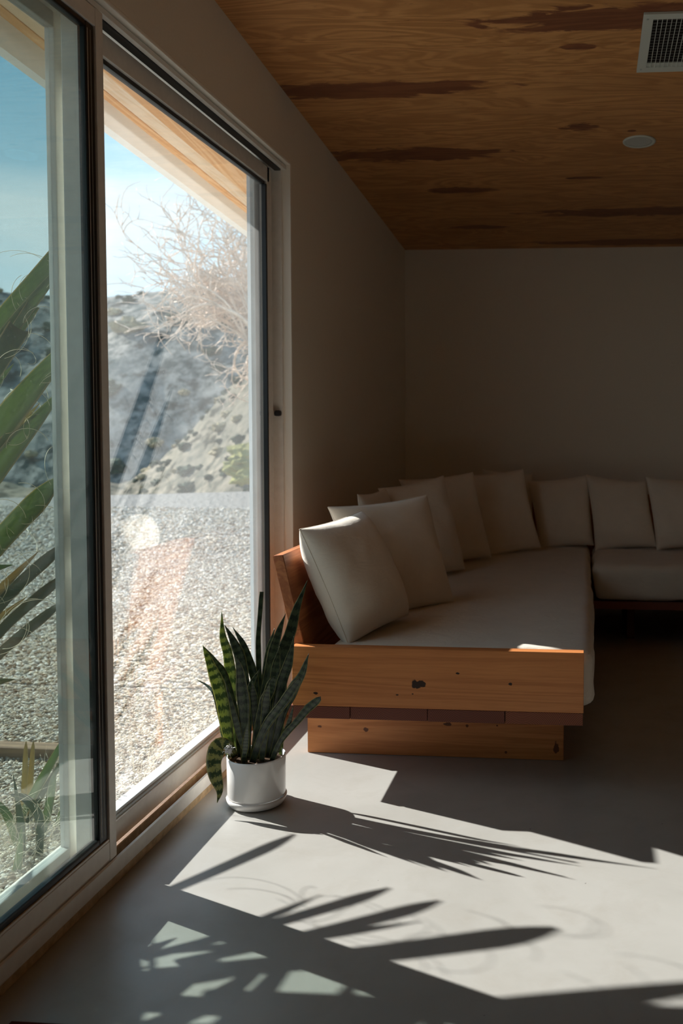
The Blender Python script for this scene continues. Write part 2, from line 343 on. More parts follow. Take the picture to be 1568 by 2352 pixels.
def blade(name, ctrl, width, mat, parent=None, face=Vector((0, -1, 0)), n=22, thick=.0022, cup=.25, prof=None, twist=0, wav=0.0):
    """a leaf: closed strap with cupped cross-section along a curve"""
    pts = spline([Vector(c) for c in ctrl], n); V = []; Fc = []; UV = []; m_ = 5; ph = random.random() * 9
    for i, p in enumerate(pts):
        s = i / (n - 1); t = (pts[min(i + 1, n - 1)] - pts[max(i - 1, 0)]).normalized()
        side = t.cross(face); side.normalize(); nn = side.cross(t).normalized()
        a = twist * s; side, nn = side * math.cos(a) + nn * math.sin(a), nn * math.cos(a) - side * math.sin(a)
        w_ = width / 2 * (prof(s) if prof else (min(1, .62 + .8 * s) * (1 - s ** 3.2) ** .75 + .02))
        for sgn in (1, -1):
            for k in (range(m_) if sgn == 1 else range(m_ - 1, -1, -1)):
                u = k / (m_ - 1) * 2 - 1
                off = nn * (cup * w_ * (u * u - .5) + sgn * thick * (1.02 - abs(u)) / 1 * .8)
                V.append(p + side * (u * w_ * (1 + wav * math.sin(s * 19 + ph + u))) + off); UV.append(((u + 1) / 2, s))
    r = 2 * m_
    for i in range(n - 1):
        for k in range(r): Fc.append((i * r + k, i * r + (k + 1) % r, (i + 1) * r + (k + 1) % r, (i + 1) * r + k))
    Fc.append(tuple(range(r))[::-1]); Fc.append(tuple((n - 1) * r + k for k in range(r)))
    o = from_geo(name, V, Fc, mat, parent); uv = o.data.uv_layers.new(name='UVMap')
    idx = np.empty(len(o.data.loops), dtype=np.int32); o.data.loops.foreach_get('vertex_index', idx)
    uv.data.foreach_set('uv', np.array(UV, dtype=np.float32)[idx].ravel()); return o
def soft_box(name, x0, x1, y0, y1, z0, z1, r, mat, parent=None, seg=(30, 60, 8), amp=.004, freq=5.0, lip=None):
    bm = bmesh.new(); lo = Vector((x0, y0, z0)); hi = Vector((x1, y1, z1)); D = hi - lo; cache = {}
    def warp(t): return .5 - .5 * math.cos(math.pi * t)
    def vert(i, j, k):
        key = (i, j, k)
        if key in cache: return cache[key]
        p = Vector([lo[a] + D[a] * (warp(q / seg[a])) for a, q in enumerate(key)])
        inn = Vector([max(lo[a] + r, min(hi[a] - r, p[a])) for a in range(3)]); d = p - inn
        if d.length > 1e-9: d.normalize(); p = inn + d * r
        nz = noise.noise(p * freq) + .5 * noise.noise(p * freq * 2.7 + Vector((4, 1, 9)))
        if d.length > 1e-9: p += d * nz * amp * (2.2 if abs(d.z) < .6 else 1)
        cache[key] = bm.verts.new(p); return cache[key]
    for a in range(3):
        b, c = [(1, 2), (0, 2), (0, 1)][a]
        for e_ in (0, seg[a]):
            for i in range(seg[b]):
                for j in range(seg[c]):
                    q = []
                    for (di, dj) in ((0, 0), (1, 0), (1, 1), (0, 1)):
                        kk = [0, 0, 0]; kk[a] = e_; kk[b] = i + di; kk[c] = j + dj; q.append(vert(*kk))
                    bm.faces.new(q)
    return link(name, fin(bm, name, True), mat, parent)

# ------------------------------------------------------------------ the setting
WX, YB = -1.203, 6.152          # glazed wall plane, back wall
DY0, DY1, DH = .90, 3.735, 2.259
ZT = 3.0
def S(o): o['kind'] = 'structure'; return o
S(box('floor', -1.214, 4.4, -2.8, 6.4, -.12, 0, FLOOR))
wl = thing('wall_left', None, None, (WX, 3, 0), kind='structure')
def wall_piece(nm, y0, y1, z0, z1):
    return box(nm, -1.36, WX, y0, y1, z0, z1, WALL, wl)
wall_piece('wall_section', DY1, YB + .2, -.12, ZT); wall_piece('wall_section', -2.9, DY0, -.12, ZT); wall_piece('header', DY0, DY1, DH, ZT)
S(box('wall_back', WX, 4.5, YB, YB + .15, -.12, ZT, WALL)); S(box('wall_right', 4.3, 4.45, -2.9, 6.3, -.12, ZT, WALL)); S(box('wall_front', -1.36, 4.45, -2.95, -2.8, -.12, ZT + .2, WALL))
ce = thing('ceiling', None, None, (1, 3, C0), kind='structure')
def slab(nm, x0, x1, y0, y1, t, mat, par, dz=0):
    bm = bmesh.new(); vs = []
    for y in (y0, y1):
        z = C0 + SLC * y + dz
        vs += [bm.verts.new((x0, y, z)), bm.verts.new((x1, y, z)), bm.verts.new((x1, y, z + t)), bm.verts.new((x0, y, z + t))]
    for f in ((0, 1, 2, 3), (7, 6, 5, 4), (0, 4, 5, 1), (1, 5, 6, 2), (2, 6, 7, 3), (3, 7, 4, 0)): bm.faces.new([vs[i] for i in f])
    bmesh.ops.bevel(bm, geom=bm.edges[:], offset=.0008, segments=1, affect='EDGES')
    return link(nm, fin(bm, nm), mat, par)
slab('plywood_panel', WX - .02, 4.35, 3.3415, YB + .02, .012, CEIL, ce); slab('plywood_panel', WX - .02, 4.35, .9, 3.3395, .012, CEIL, ce, .0006); slab('plywood_panel', WX - .02, 4.35, -2.85, .8985, .012, CEIL, ce)
slab('roof_deck', -2.00, 4.6, -3.1, YB + .9, .10, plain('roof board', (.30, .28, .26), .9), ce, .035)
# roof overhang seen through the glass
ev = thing('trim_1', None, None, (-1.6, 3, 2.5), kind='structure')
def sof(x0, x1, mat, dz=0): slab('soffit_board', x0, x1, -3.0, YB + .8, .02, mat, ev, dz)
sof(-1.60, -1.362, W_SOFF); sof(-1.835, -1.602, W_SOFF, -.003); sof(-1.915, -1.837, W_SOFF2, -.001); sof(-1.96, -1.917, W_SOFF, -.004)
FAS = plain('grey white fascia paint', (.80, .80, .79), .7, .2)
prism('fascia_board', [(-2.00, C0 + SLC * -3 - .108), (-1.958, C0 + SLC * -3 - .108), (-1.958, C0 + SLC * -3 + .05), (-2.00, C0 + SLC * -3 + .05)], -3, YB + .85, FAS, ev, slope=SLC)

# ------------------------------------------------------------------ sliding glass door in its opening
dr = thing('door_1', None, None, (-1.25, 2.3, 0), kind='structure')
def dp(nm, x0, x1, y0, y1, z0, z1, mat, bev=.0015, label=None):
    o = box(nm, x0, x1, y0, y1, z0, z1, mat, dr, bev)
    if label: o['label'] = label
    return o
# plaster reveal lining (white) at head and far jamb
dp('reveal_lining', -1.232, WX + .001, DY0, DY1, DH - .007, DH + .006, REV, .003); dp('reveal_lining', -1.238, WX + .001, DY1 - .007, DY1 + .006, 0, DH, REV, .001)
# outer frame
dp('frame_head', -1.36, -1.230, DY0, DY1, 2.243, 2.258, ALU); dp('frame_jamb', -1.300, -1.236, 3.712, 3.732, .03, 2.243, ALU)
dp('frame_head', -1.236, -1.219, DY0, DY1, 2.232, 2.247, ALU); dp('head_slot', -1.262, -1.237, DY0, DY1, 2.226, 2.243, RUB, .001)
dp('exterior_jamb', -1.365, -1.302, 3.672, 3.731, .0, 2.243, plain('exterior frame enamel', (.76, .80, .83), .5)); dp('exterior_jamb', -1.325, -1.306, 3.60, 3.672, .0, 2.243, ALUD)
dp('frame_jamb', -1.36, -1.206, DY0, DY0 + .03, .0, 2.243, ALU)
# sill: timber strip, inner lip, groove, fin
dp('threshold_strip', -1.2155, -1.2085, DY0, 3.73, 0.0, .024, STRIP, .0015)
dp('sill_lip', -1.2135, -1.2045, DY0, 3.73, .0265, .067, ALU, .0012)
dp('sill_base', -1.40, -1.216, DY0, 3.73, -.03, .034, plain('dusty track', (.16, .10, .065), .7, .3, 0, .3, 60), .001)
dp('track_fin', -1.2505, -1.2455, DY0, 3.71, .034, .060, STRIP, .0008); dp('track_fin', -1.2195, -1.2165, DY0, 2.27, .034, .070, ALU, .0008)
dp('sill_nosing', -1.44, -1.37, DY0, 3.74, -.05, .030, ALU, .004)
# fixed inner panel (left in view)
PI = -1.215
dp('panel_rail', PI - .028, PI, .93, 2.245, .0715, .119, ALU); dp('panel_rail', PI - .028, PI - .001, .93, 2.245, .120, .126, ALU, .001)
dp('panel_rail', PI - .028, PI, .93, 2.245, 2.182, 2.226, ALU)
dp('panel_stile', PI - .030, PI + .001, 2.2455, 2.2795, .068, 2.227, ALU, .002)
dp('gasket', PI - .026, PI - .004, 2.206, 2.245, .126, 2.182, RUB, .004); dp('gasket', PI - .026, PI - .004, .93, 2.206, .126, .142, RUB, .004); dp('gasket', PI - .026, PI - .004, .93, 2.206, 2.166, 2.182, RUB, .004)
dp('gasket_line', PI - .0045, PI - .0032, 2.213, 2.2145, .142, 2.166, ALU, .0003); dp('gasket_line', PI - .0045, PI - .0032, 2.227, 2.2285, .142, 2.166, ALUD, .0003)
dp('glass_pane', PI - .018, PI - .012, .93, 2.215, .13, 2.178, GLASS_L, 0)
scr = lathe('screw', [(.0, .0), (.004, .0), (.004, .002), (.0, .003)], (0, 0), BLACK, None, 12)
scr.parent = dr; scr.matrix_parent_inverse = Matrix.Translation(-dr.location); scr.matrix_world = Matrix.Translation((PI + .001, 2.268, .084)) @ Matrix.Rotation(math.pi / 2, 4, 'Y')
PO = -1.265
# sliding outer panel (right in view)
PO = -1.265
dp('sash_rail', PO - .034, PO, 2.30, 3.655, .056, .115, ALU); dp('sash_rail', PO - .034, PO, 2.30, 3.655, 2.163, 2.222, ALU)
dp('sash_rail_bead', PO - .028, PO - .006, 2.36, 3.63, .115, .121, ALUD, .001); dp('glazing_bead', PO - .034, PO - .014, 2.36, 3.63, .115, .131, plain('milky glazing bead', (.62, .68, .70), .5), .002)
dp('glazing_bead', PO - .030, PO - .010, 2.36, 3.63, 2.150, 2.163, RUB, .002)
dp('sash_stile', PO - .034, PO, 3.632, 3.682, .056, 2.222, ALU, .002); dp('gasket', PO - .020, PO - .001, 3.618, 3.631, .13, 2.15, RUB, .002)
dp('sash_stile', PO - .050, PO - .002, 2.262, 2.345, .056, 2.222, ALU, .003); dp('stile_fin', PO + .0, PO + .010, 2.292, 2.345, .06, 2.22, ALU, .002)
dp('glass_pane', PO - .022, PO - .016, 2.33, 3.628, .12, 2.155, GLASS_R, 0)
dp('lock_knob', -1.266, -1.236, 3.684, 3.705, 1.230, 1.254, BLACK, .009, 'small black lock knob')
# insect screen door outside
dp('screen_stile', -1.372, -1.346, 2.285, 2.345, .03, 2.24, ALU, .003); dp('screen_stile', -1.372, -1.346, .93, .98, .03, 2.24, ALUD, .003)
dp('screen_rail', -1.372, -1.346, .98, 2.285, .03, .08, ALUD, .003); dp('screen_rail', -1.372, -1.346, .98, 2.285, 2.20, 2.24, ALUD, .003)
dp('screen_mesh', -1.3595, -1.3590, .98, 2.286, .08, 2.20, SCREEN, 0)

# ------------------------------------------------------------------ benches
b1 = thing('platform_bench', 'long oiled fir platform bench running along the glazed wall, end board facing the potted plant', 'bench', (-.49, 4.5, 0))
box('front_board', -.970, .0035, 2.985, 3.025, .2565, .4565, W_FRONT, b1, .0025, 3)
BY1 = 6.06
edges = [-.985, at(803, 1640, 2.985).x, at(981, 1645, 2.985).x, at(1159, 1650, 2.985).x, .0025]
for i in range(4): box('platform_plank', edges[i] + .001, edges[i + 1] - .001, 2.987 + .002 * (i % 2), 5.90, .2135, .2555, [W_PLANK, W_PLANK, W_PLANK, W_PLANK2][i], b1, .002)
box('base_board', -.999, -.067, 3.248, 3.290, .001, .2125, W_BASE, b1, .002); box('base_board', -.999, -.067, 4.40, 4.442, .001, .2125, W_BASE, b1, .002); box('base_board', -.999, -.067, 5.55, 5.592, .001, .2125, W_BASE, b1, .002)
def lean(z): return -.8865 - .0585 * (z - .2135) / .25   # inner face of the leaning back
def back(nm, z0, z1):
    return prism(nm, [(lean(z0) - .036, z0), (lean(z0), z0), (lean(z1), z1 + .004), (lean(z1) - .036, z1)], 3.03, 6.05, W_BACK, b1, .002)
back('back_plank', .258, .4995); back('back_plank', .501, .752)
b2 = thing('platform_bench', 'second fir platform bench, running along the back wall', 'bench', (1.8, 5.4, 0))
box('platform_plank', .04, 3.6, 4.925, 5.14, .2135, .2555, W_PLANK, b2, .002); box('platform_plank', .04, 3.6, 5.142, 5.50, .2135, .2555, W_PLANK, b2, .002); box('platform_plank', .04, 3.6, 5.502, 5.90, .2135, .2555, W_PLANK, b2, .002)
for xx in (.245, 1.7, 3.1): box('base_board', xx, xx + .042, 5.16, 5.86, .001, .2125, W_PLANK, b2, .002)  # darker wood on these boards: shade beneath the bench put into their colour
def backy(z0, z1):
    f = lambda z: 5.835 + .0585 * (z - .2135) / .25
    bm = bmesh.new(); a = [bm.verts.new((-.70, y, z)) for y, z in ((f(z0), z0), (f(z0) + .036, z0), (f(z1) + .036, z1), (f(z1), z1))]; b = [bm.verts.new((3.6, v.co.y, v.co.z)) for v in a]
    bm.faces.new(a); bm.faces.new(b[::-1])
    for i in range(4): bm.faces.new((a[i], a[(i + 1) % 4], b[(i + 1) % 4], b[i]))
    link('back_plank', fin(bm, 'back_plank'), W_BACK, b2)
backy(.258, .4995); backy(.501, .752)
m1 = soft_box('bench_mattress', -.868, .038, 3.030, 5.80, .2575, .452, .045, LINEN2, None, (34, 110, 10), .0055, 4.5)
tag(m1, 'natural cotton covered mattress on the long bench beside the glazed wall', 'mattress')
m2 = soft_box('bench_mattress', .052, 3.55, 4.905, 5.80, .2575, .452, .05, LINEN2, None, (110, 34, 10), .009, 4.5)
tag(m2, 'natural cotton covered mattress on the bench along the back wall', 'mattress')

# ------------------------------------------------------------------ pillows
def pillow(TL, TR, BR, BL, th, label, seed=0, bow=.055):
    TL, TR, BR, BL = map(Vector, (TL, TR, BR, BL)); n = 30; bm = bmesh.new()
    cen = (TL + TR + BR + BL) / 4
    nrm = (TR - BL).cross(TL - BR).normalized()
    if nrm.dot(Vector((.5, -1, .2))) < 0: nrm = -nrm
    grid = {}
    def P(u, v, sg):
        uu = u * (1 - bow * (1 - v * v) * abs(u) ** 2); vv = v * (1 - bow * (1 - u * u) * abs(v) ** 2)
        s, t = (uu + 1) / 2, (vv + 1) / 2
        p = (BL * (1 - s) + BR * s) * (1 - t) + (TL * (1 - s) + TR * s) * t
        h = max(0, (1 - u ** 4)) ** .46 * max(0, (1 - v ** 4)) ** .46
        h = h * (.72 + .28 * (1 - (u * u + v * v) / 2)) ** 1.0
        q = Vector((u * 2.1 + seed * 7.3, v * 2.1, sg * 3)); w_ = noise.noise(q) * .10 + noise.noise(q * 2.6) * .045
        rad = max(abs(u), abs(v)); ang = math.atan2(v, u)
        w_ += .07 * math.sin(ang * 17 + seed * 3 + 2 * noise.noise(q)) * max(0, rad - .45) * noise.noise(Vector((ang * 2, seed, 1)))
        droop = -.10 * h * (t - .5) * th
        return p + nrm * sg * (h * th / 2 * (1 + w_)) + Vector((0, 0, -1)) * abs(h) * .012
    for sg in (1, -1):
        for i in range(n + 1):
            for j in range(n + 1):
                bd = i in (0, n) or j in (0, n); k = (i, j, 0 if bd else sg)
                if k not in grid:
                    f = lambda a: math.sin((a / n - .5) * math.pi)
                    grid[k] = bm.verts.new(P(f(i), f(j), 0 if bd else sg))
        for i in range(n):
            for j in range(n):
                q = [grid[(a, b, 0 if (a in (0, n) or b in (0, n)) else sg)] for a, b in ((i, j), (i + 1, j), (i + 1, j + 1), (i, j + 1))]
                bm.faces.new(q if sg == 1 else q[::-1])
    o = link('throw_pillow', fin(bm, 'throw_pillow', True), LINEN); tag(o, label, 'pillow', 'linen throw pillows on the benches')
    V = []; Fc = []; ring = [P(math.sin((i / n - .5) * math.pi), -1, 0) for i in range(n)] + [P(1, math.sin((i / n - .5) * math.pi), 0) for i in range(n)] + [P(-math.sin((i / n - .5) * math.pi), 1, 0) for i in range(n)] + [P(-1, -math.sin((i / n - .5) * math.pi), 0) for i in range(n + 1)]
    tube_geo(V, Fc, ring, [.0022] * len(ring), 5); from_geo('seam', V, Fc, LINEN, o)
    return o
def pp(c, th, label, seed, **k): pillow(*[at(x, y, d) for x, y, d in c], th, label, seed, **k)
pp([(688, 1216, 3.07), (829, 1174, 3.54), (937, 1412, 3.44), (800, 1482, 3.075)], .20, 'nearest linen pillow, sunlit along its top edge, leaning on the bench back', 1, bow=.04)
pp([(753, 1165, 3.52), (980, 1137, 3.93), (1042, 1382, 3.82), (850, 1428, 3.52)], .13, 'large linen pillow just behind the nearest one beside the glazed wall', 2)
pp([(821, 1136, 4.02), (885, 1122, 4.34), (935, 1330, 4.24), (868, 1350, 3.98)], .09, 'mostly hidden pillow, only its top corner showing above the second pillow', 3)
pp([(869, 1122, 4.38), (1018, 1093, 4.66), (1067, 1307, 4.62), (950, 1340, 4.30)], .13, 'third clearly seen linen pillow from the glazed door', 4)
pp([(916, 1102, 4.86), (1085, 1085, 5.12), (1128, 1280, 5.08), (1010, 1300, 4.80)], .13, 'linen pillow before the corner, left of the tilted corner pillow', 5)
pp([(1040, 1092, 5.42), (1200, 1078, 5.52), (1242, 1258, 5.42), (1092, 1290, 5.22)], .14, 'linen pillow standing across the bench corner', 6)
pp([(1108, 1078, 5.90), (1222, 1088, 5.90), (1226, 1230, 5.84), (1112, 1230, 5.84)], .06, 'linen pillow tucked in the corner behind the others, only its top showing', 7)
pp([(1212, 1106, 5.76), (1352, 1091, 5.76), (1363, 1252, 5.62), (1238, 1262, 5.60)], .13, 'square linen pillow at the left end of the back wall row', 8)
pp([(1345, 1090, 5.74), (1484, 1108, 5.74), (1510, 1256, 5.58), (1367, 1264, 5.56)], .13, 'square linen pillow second from left on the back wall bench', 9)
pp([(1482, 1096, 5.72), (1625, 1104, 5.72), (1640, 1256, 5.56), (1508, 1263, 5.54)], .13, 'linen pillow cut by the right edge of the view', 10)

# ------------------------------------------------------------------ potted snake plant
PC = (-1.026, 2.797); pl = thing('potted_snake_plant', 'snake plant with dark banded upright leaves in a white ceramic pot on the floor', 'plant', (PC[0], PC[1], 0))
pot = lathe('pot', [(0, .026), (.078, .026), (.0875, .030), (.0895, .036), (.0905, .152), (.0895, .156), (.0865, .156), (.0850, .150), (.0845, .130), (0, .130)], PC, CERAM, pl, 96); pot['label'] = 'white glazed ceramic pot'
lathe('saucer', [(0, .0005), (.074, .0005), (.086, .006), (.0925, .018), (.0935, .0275), (.0895, .0285), (.084, .022), (0, .020)], PC, CERAM, pl, 96)
so = lathe('soil', [(0, .128), (.0840, .128), (.0842, .137), (.06, .141), (.03, .139), (0, .142)], PC, SOIL, pot, 48)
def Q(zx, zy, d): return at(400 + zx / 3.7925, 1280 + zy / 3.7925, d)
def sl(pts, wpx, mat=None, d0=0., d1=0., twist=0, cup=.3, **k):
    n = len(pts); base = 2.80 + d0
    ctrl = [Q(x, y, base + (d1) * (i / (n - 1))) for i, (x, y) in enumerate(pts)]
    kw = dict(n=26, thick=.0016, cup=cup, twist=twist, wav=.075); kw.update(k)
    return blade('leaf', ctrl, wpx / 3.7925 * 2.8 / F * 1.02, mat or SNAKE, pl, Vector((.35, -1, .1)).normalized(), **kw)
def blunt(s): return min(1, .65 + .7 * s) * (1 - s ** 9) ** .6 + .02
def taper(s): return (.75 + .5 * s if s < .4 else .95 * (1 - ((s - .4) / .6) ** 1.5) + .02)
def slim(s): return .55 + .45 * min(1, s * 2.2) if s < .5 else max(.03, (1 - ((s - .5) / .5) ** 1.8))
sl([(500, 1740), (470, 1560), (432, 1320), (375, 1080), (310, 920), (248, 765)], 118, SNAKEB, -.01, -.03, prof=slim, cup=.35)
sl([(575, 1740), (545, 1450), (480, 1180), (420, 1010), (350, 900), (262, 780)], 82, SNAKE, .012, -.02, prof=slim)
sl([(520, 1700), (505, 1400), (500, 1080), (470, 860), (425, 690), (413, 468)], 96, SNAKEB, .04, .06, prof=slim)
sl([(640, 1740), (625, 1350), (590, 960), (530, 760), (437, 588)], 104, SNAKE, .02, .02, prof=slim)
sl([(720, 1740), (715, 1250), (680, 980), (600, 760), (507, 605)], 74, SNAKE, .04, .05, prof=slim)
sl([(740, 1700), (745, 1200), (732, 850), (738, 600), (762, 300)], 62, SNAKE, .05, .09, prof=lambda s: .95 if s < .3 else .95 - .35 * s)
sl([(770, 1700), (790, 1150), (815, 850), (876, 610)], 66, SNAKE, .05, .08, prof=slim)
sl([(740, 1740), (770, 1300), (850, 880), (900, 680), (971, 488)], 92, SNAKE, .03, .05, prof=slim)
sl([(820, 1720), (850, 1250), (930, 880), (1000, 680), (1070, 440), (1159, 202)], 110, SNAKE, .03, .12, prof=slim)
sl([(610, 1810), (612, 1500), (600, 1250), (575, 1020), (543, 858)], 108, SNAKE, -.03, -.06, prof=slim)
sl([(850, 1740), (850, 1350), (880, 1000), (918, 775)], 98, SNAKE, .01, .02, prof=slim)
sl([(820, 1740), (880, 1350), (950, 1050), (1005, 880), (1043, 688)], 94, SNAKE, -.01, -.02, prof=slim)
sl([(850, 1740), (930, 1400), (1020, 1180), (1110, 1020), (1173, 836)], 96, SNAKE, -.02, -.03, twist=.4, prof=slim)
sl([(680, 1790), (780, 1500), (900, 1330), (1010, 1180), (1095, 1050)], 84, SNAKE, -.045, -.06, prof=blunt)
sl([(850, 1770), (930, 1590), (1040, 1460), (1150, 1330), (1275, 1212)], 84, SNAKE, -.03, -.05, prof=lambda s: .5 + .5 * s if s < .8 else 1.0 * (1 - ((s - .8) / .2) ** 3) ** .6 + .02, twist=-.3)
sl([(900, 1700), (960, 1540), (1005, 1420), (1038, 1290)], 44, SNAKE, -.03, -.04, prof=slim)
sl([(600, 1815), (622, 1620), (638, 1458)], 56, SNAKE, -.06, -.065, prof=slim)
sl([(460, 1740), (400, 1420), (350, 1200), (290, 1120), (184, 1060)], 34, SNAKE, .03, .07, prof=slim)
sl([(690, 1740), (760, 1350), (820, 1180), (870, 1040)], 92, SNAKE, -.02, -.03, prof=blunt)
sl([(640, 1750), (570, 1560), (520, 1360), (440, 1062)], 56, SNAKE, -.035, -.05, prof=slim)
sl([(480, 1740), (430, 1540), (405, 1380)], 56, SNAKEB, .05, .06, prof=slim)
sl([(640, 1780), (650, 1400), (660, 1150), (745, 970)], 70, SNAKE, .0, .02, prof=slim)
sl([(760, 1780), (790, 1500), (800, 1250), (830, 1100)], 80, SNAKE, -.04, -.04, prof=slim)
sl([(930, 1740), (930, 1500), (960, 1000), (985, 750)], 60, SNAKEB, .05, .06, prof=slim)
sl([(720, 1760), (705, 1400), (690, 1200), (680, 1080)], 70, SNAKE, -.02, -.02, prof=slim)
o = sl([(530, 1740), (470, 1640), (390, 1640), (345, 1760), (365, 1920), (395, 2040), (374, 2138)], 150, SNAKEM, -.02, -.09, cup=.2, prof=lambda s: .35 + s * 1.6 if s < .4 else max(.04, 1 - ((s - .4) / .6) ** 1.5)); o['label'] = 'drooping yellow mottled leaf hanging over the pot edge'
V = []; Fc = []
for i in range(60):
    c = Q(475 + random.gauss(0, 18), 1680 + random.gauss(0, 16), 2.735); d = Vector((random.gauss(0, 1), random.gauss(0, 1), random.gauss(0, 1))).normalized() * .006
    tube_geo(V, Fc, [c - d, c + Vector((0, 0, .002)), c + d], [.0005, .0012, .0005], 4)
from_geo('dried_tuft', V, Fc, TUFT, pl)

# ------------------------------------------------------------------ ceiling vent and downlight
vg = thing('ceiling_vent', 'white metal return air grille in the plywood ceiling', 'vent', (.40, 3.35, C0 + SLC * 3.35))
def cbx(nm, x0, x1, y0, y1, dz0, dz1, mat, par):
    bm = bmesh.new(); vs = []
    for y in (y0, y1):
        for x, dz in ((x0, dz0), (x1, dz0), (x1, dz1), (x0, dz1)): vs.append(bm.verts.new((x, y, C0 + SLC * y + dz)))
    for f in ((0, 1, 2, 3), (7, 6, 5, 4), (0, 4, 5, 1), (1, 5, 6, 2), (2, 6, 7, 3), (3, 7, 4, 0)): bm.faces.new([vs[i] for i in f])
    return link(nm, fin(bm, nm), mat, par)
cbx('frame_side', .185, .2185, 3.133, 3.562, -.008, -.0005, WHITEM, vg); cbx('frame_side', .575, .61, 3.133, 3.562, -.008, -.0005, WHITEM, vg)
cbx('frame_side', .2185, .575, 3.133, 3.168, -.008, -.0005, WHITEM, vg); cbx('frame_side', .2185, .575, 3.524, 3.562, -.008, -.0005, WHITEM, vg)
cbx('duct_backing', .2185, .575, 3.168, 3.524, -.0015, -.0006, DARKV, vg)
x = .2185 + .0155
while x < .572: cbx('bar', x - .001, x + .001, 3.168, 3.524, -.007, -.0035, WHITEM, vg); x += .0158
y = 3.180
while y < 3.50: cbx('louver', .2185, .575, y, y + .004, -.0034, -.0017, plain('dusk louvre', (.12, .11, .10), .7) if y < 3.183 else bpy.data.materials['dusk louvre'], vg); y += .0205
cbx('louver', .2185, .575, 3.497, 3.523, -.0034, -.0016, WHITEM, vg)
for (x, y) in ((.200, 3.165), (.200, 3.535)):
    cbx('screw', x - .0035, x + .0035, y - .0035, y + .0035, -.0095, -.008, ALUD, vg)
dl = thing('ceiling_downlight', 'small round white recessed downlight, switched off, in the plywood ceiling', 'light', (.2375, 4.277, C0 + SLC * 4.277))
for nm, prof, mt in (('trim_ring', [(.060, -.0005), (.074, -.0005), (.0745, -.004), (.071, -.0075), (.060, -.0070), (.055, -.001)], WHITEM), ('lens', [(0, -.0005), (.0595, -.0005), (.059, -.0055), (.05, -.004), (.03, -.0024), (.0, -.0018)], plain('satin reflector', (.55, .56, .52), .3, .6))):
    o = lathe(nm, prof, (0, 0), mt, None, 64)
    if nm == 'trim_ring':
        bmr = bmesh.new(); bmr.from_mesh(o.data); big = [f for f in bmr.faces if len(f.verts) > 10]; bmesh.ops.delete(bmr, geom=big, context='FACES_ONLY'); bmr.to_mesh(o.data); bmr.free()
    o.parent = dl; o.rotation_euler = (math.atan(SLC), 0, 0)
# rug whose edge shows at the bottom left
rg = box('floor_rug', -1.13, .55, -.2, 1.700, .0005, .009, RUG, None, .002); tag(rg, 'edge of a dark rust wool rug on the concrete floor at the bottom left', 'rug')

# ------------------------------------------------------------------ outdoors: ground, stones, slopes
GZ = -.13
bm = bmesh.new(); e0 = Vector((-10.27, 15.46, 0)); e1 = Vector((-6.47, 17.58, 0)); ed = (e1 - e0).normalized(); tB = (-1.3 - e1.x) / ed.x
A = e0 - ed * 60; B = e1 + ed * tB
top = [bm.verts.new((A.x, A.y, GZ)), bm.verts.new((B.x, B.y, GZ)), bm.verts.new((-1.30, -30, GZ)), bm.verts.new((A.x, -30, GZ))]
bm.faces.new(top)
b0, b1_ = bm.verts.new((A.x - 3, A.y + 8, -9)), bm.verts.new((B.x - 3, B.y + 8, -9)); bm.faces.new((top[0], b0, b1_, top[1]))
S(link('ground', fin(bm, 'ground'), GRAV))
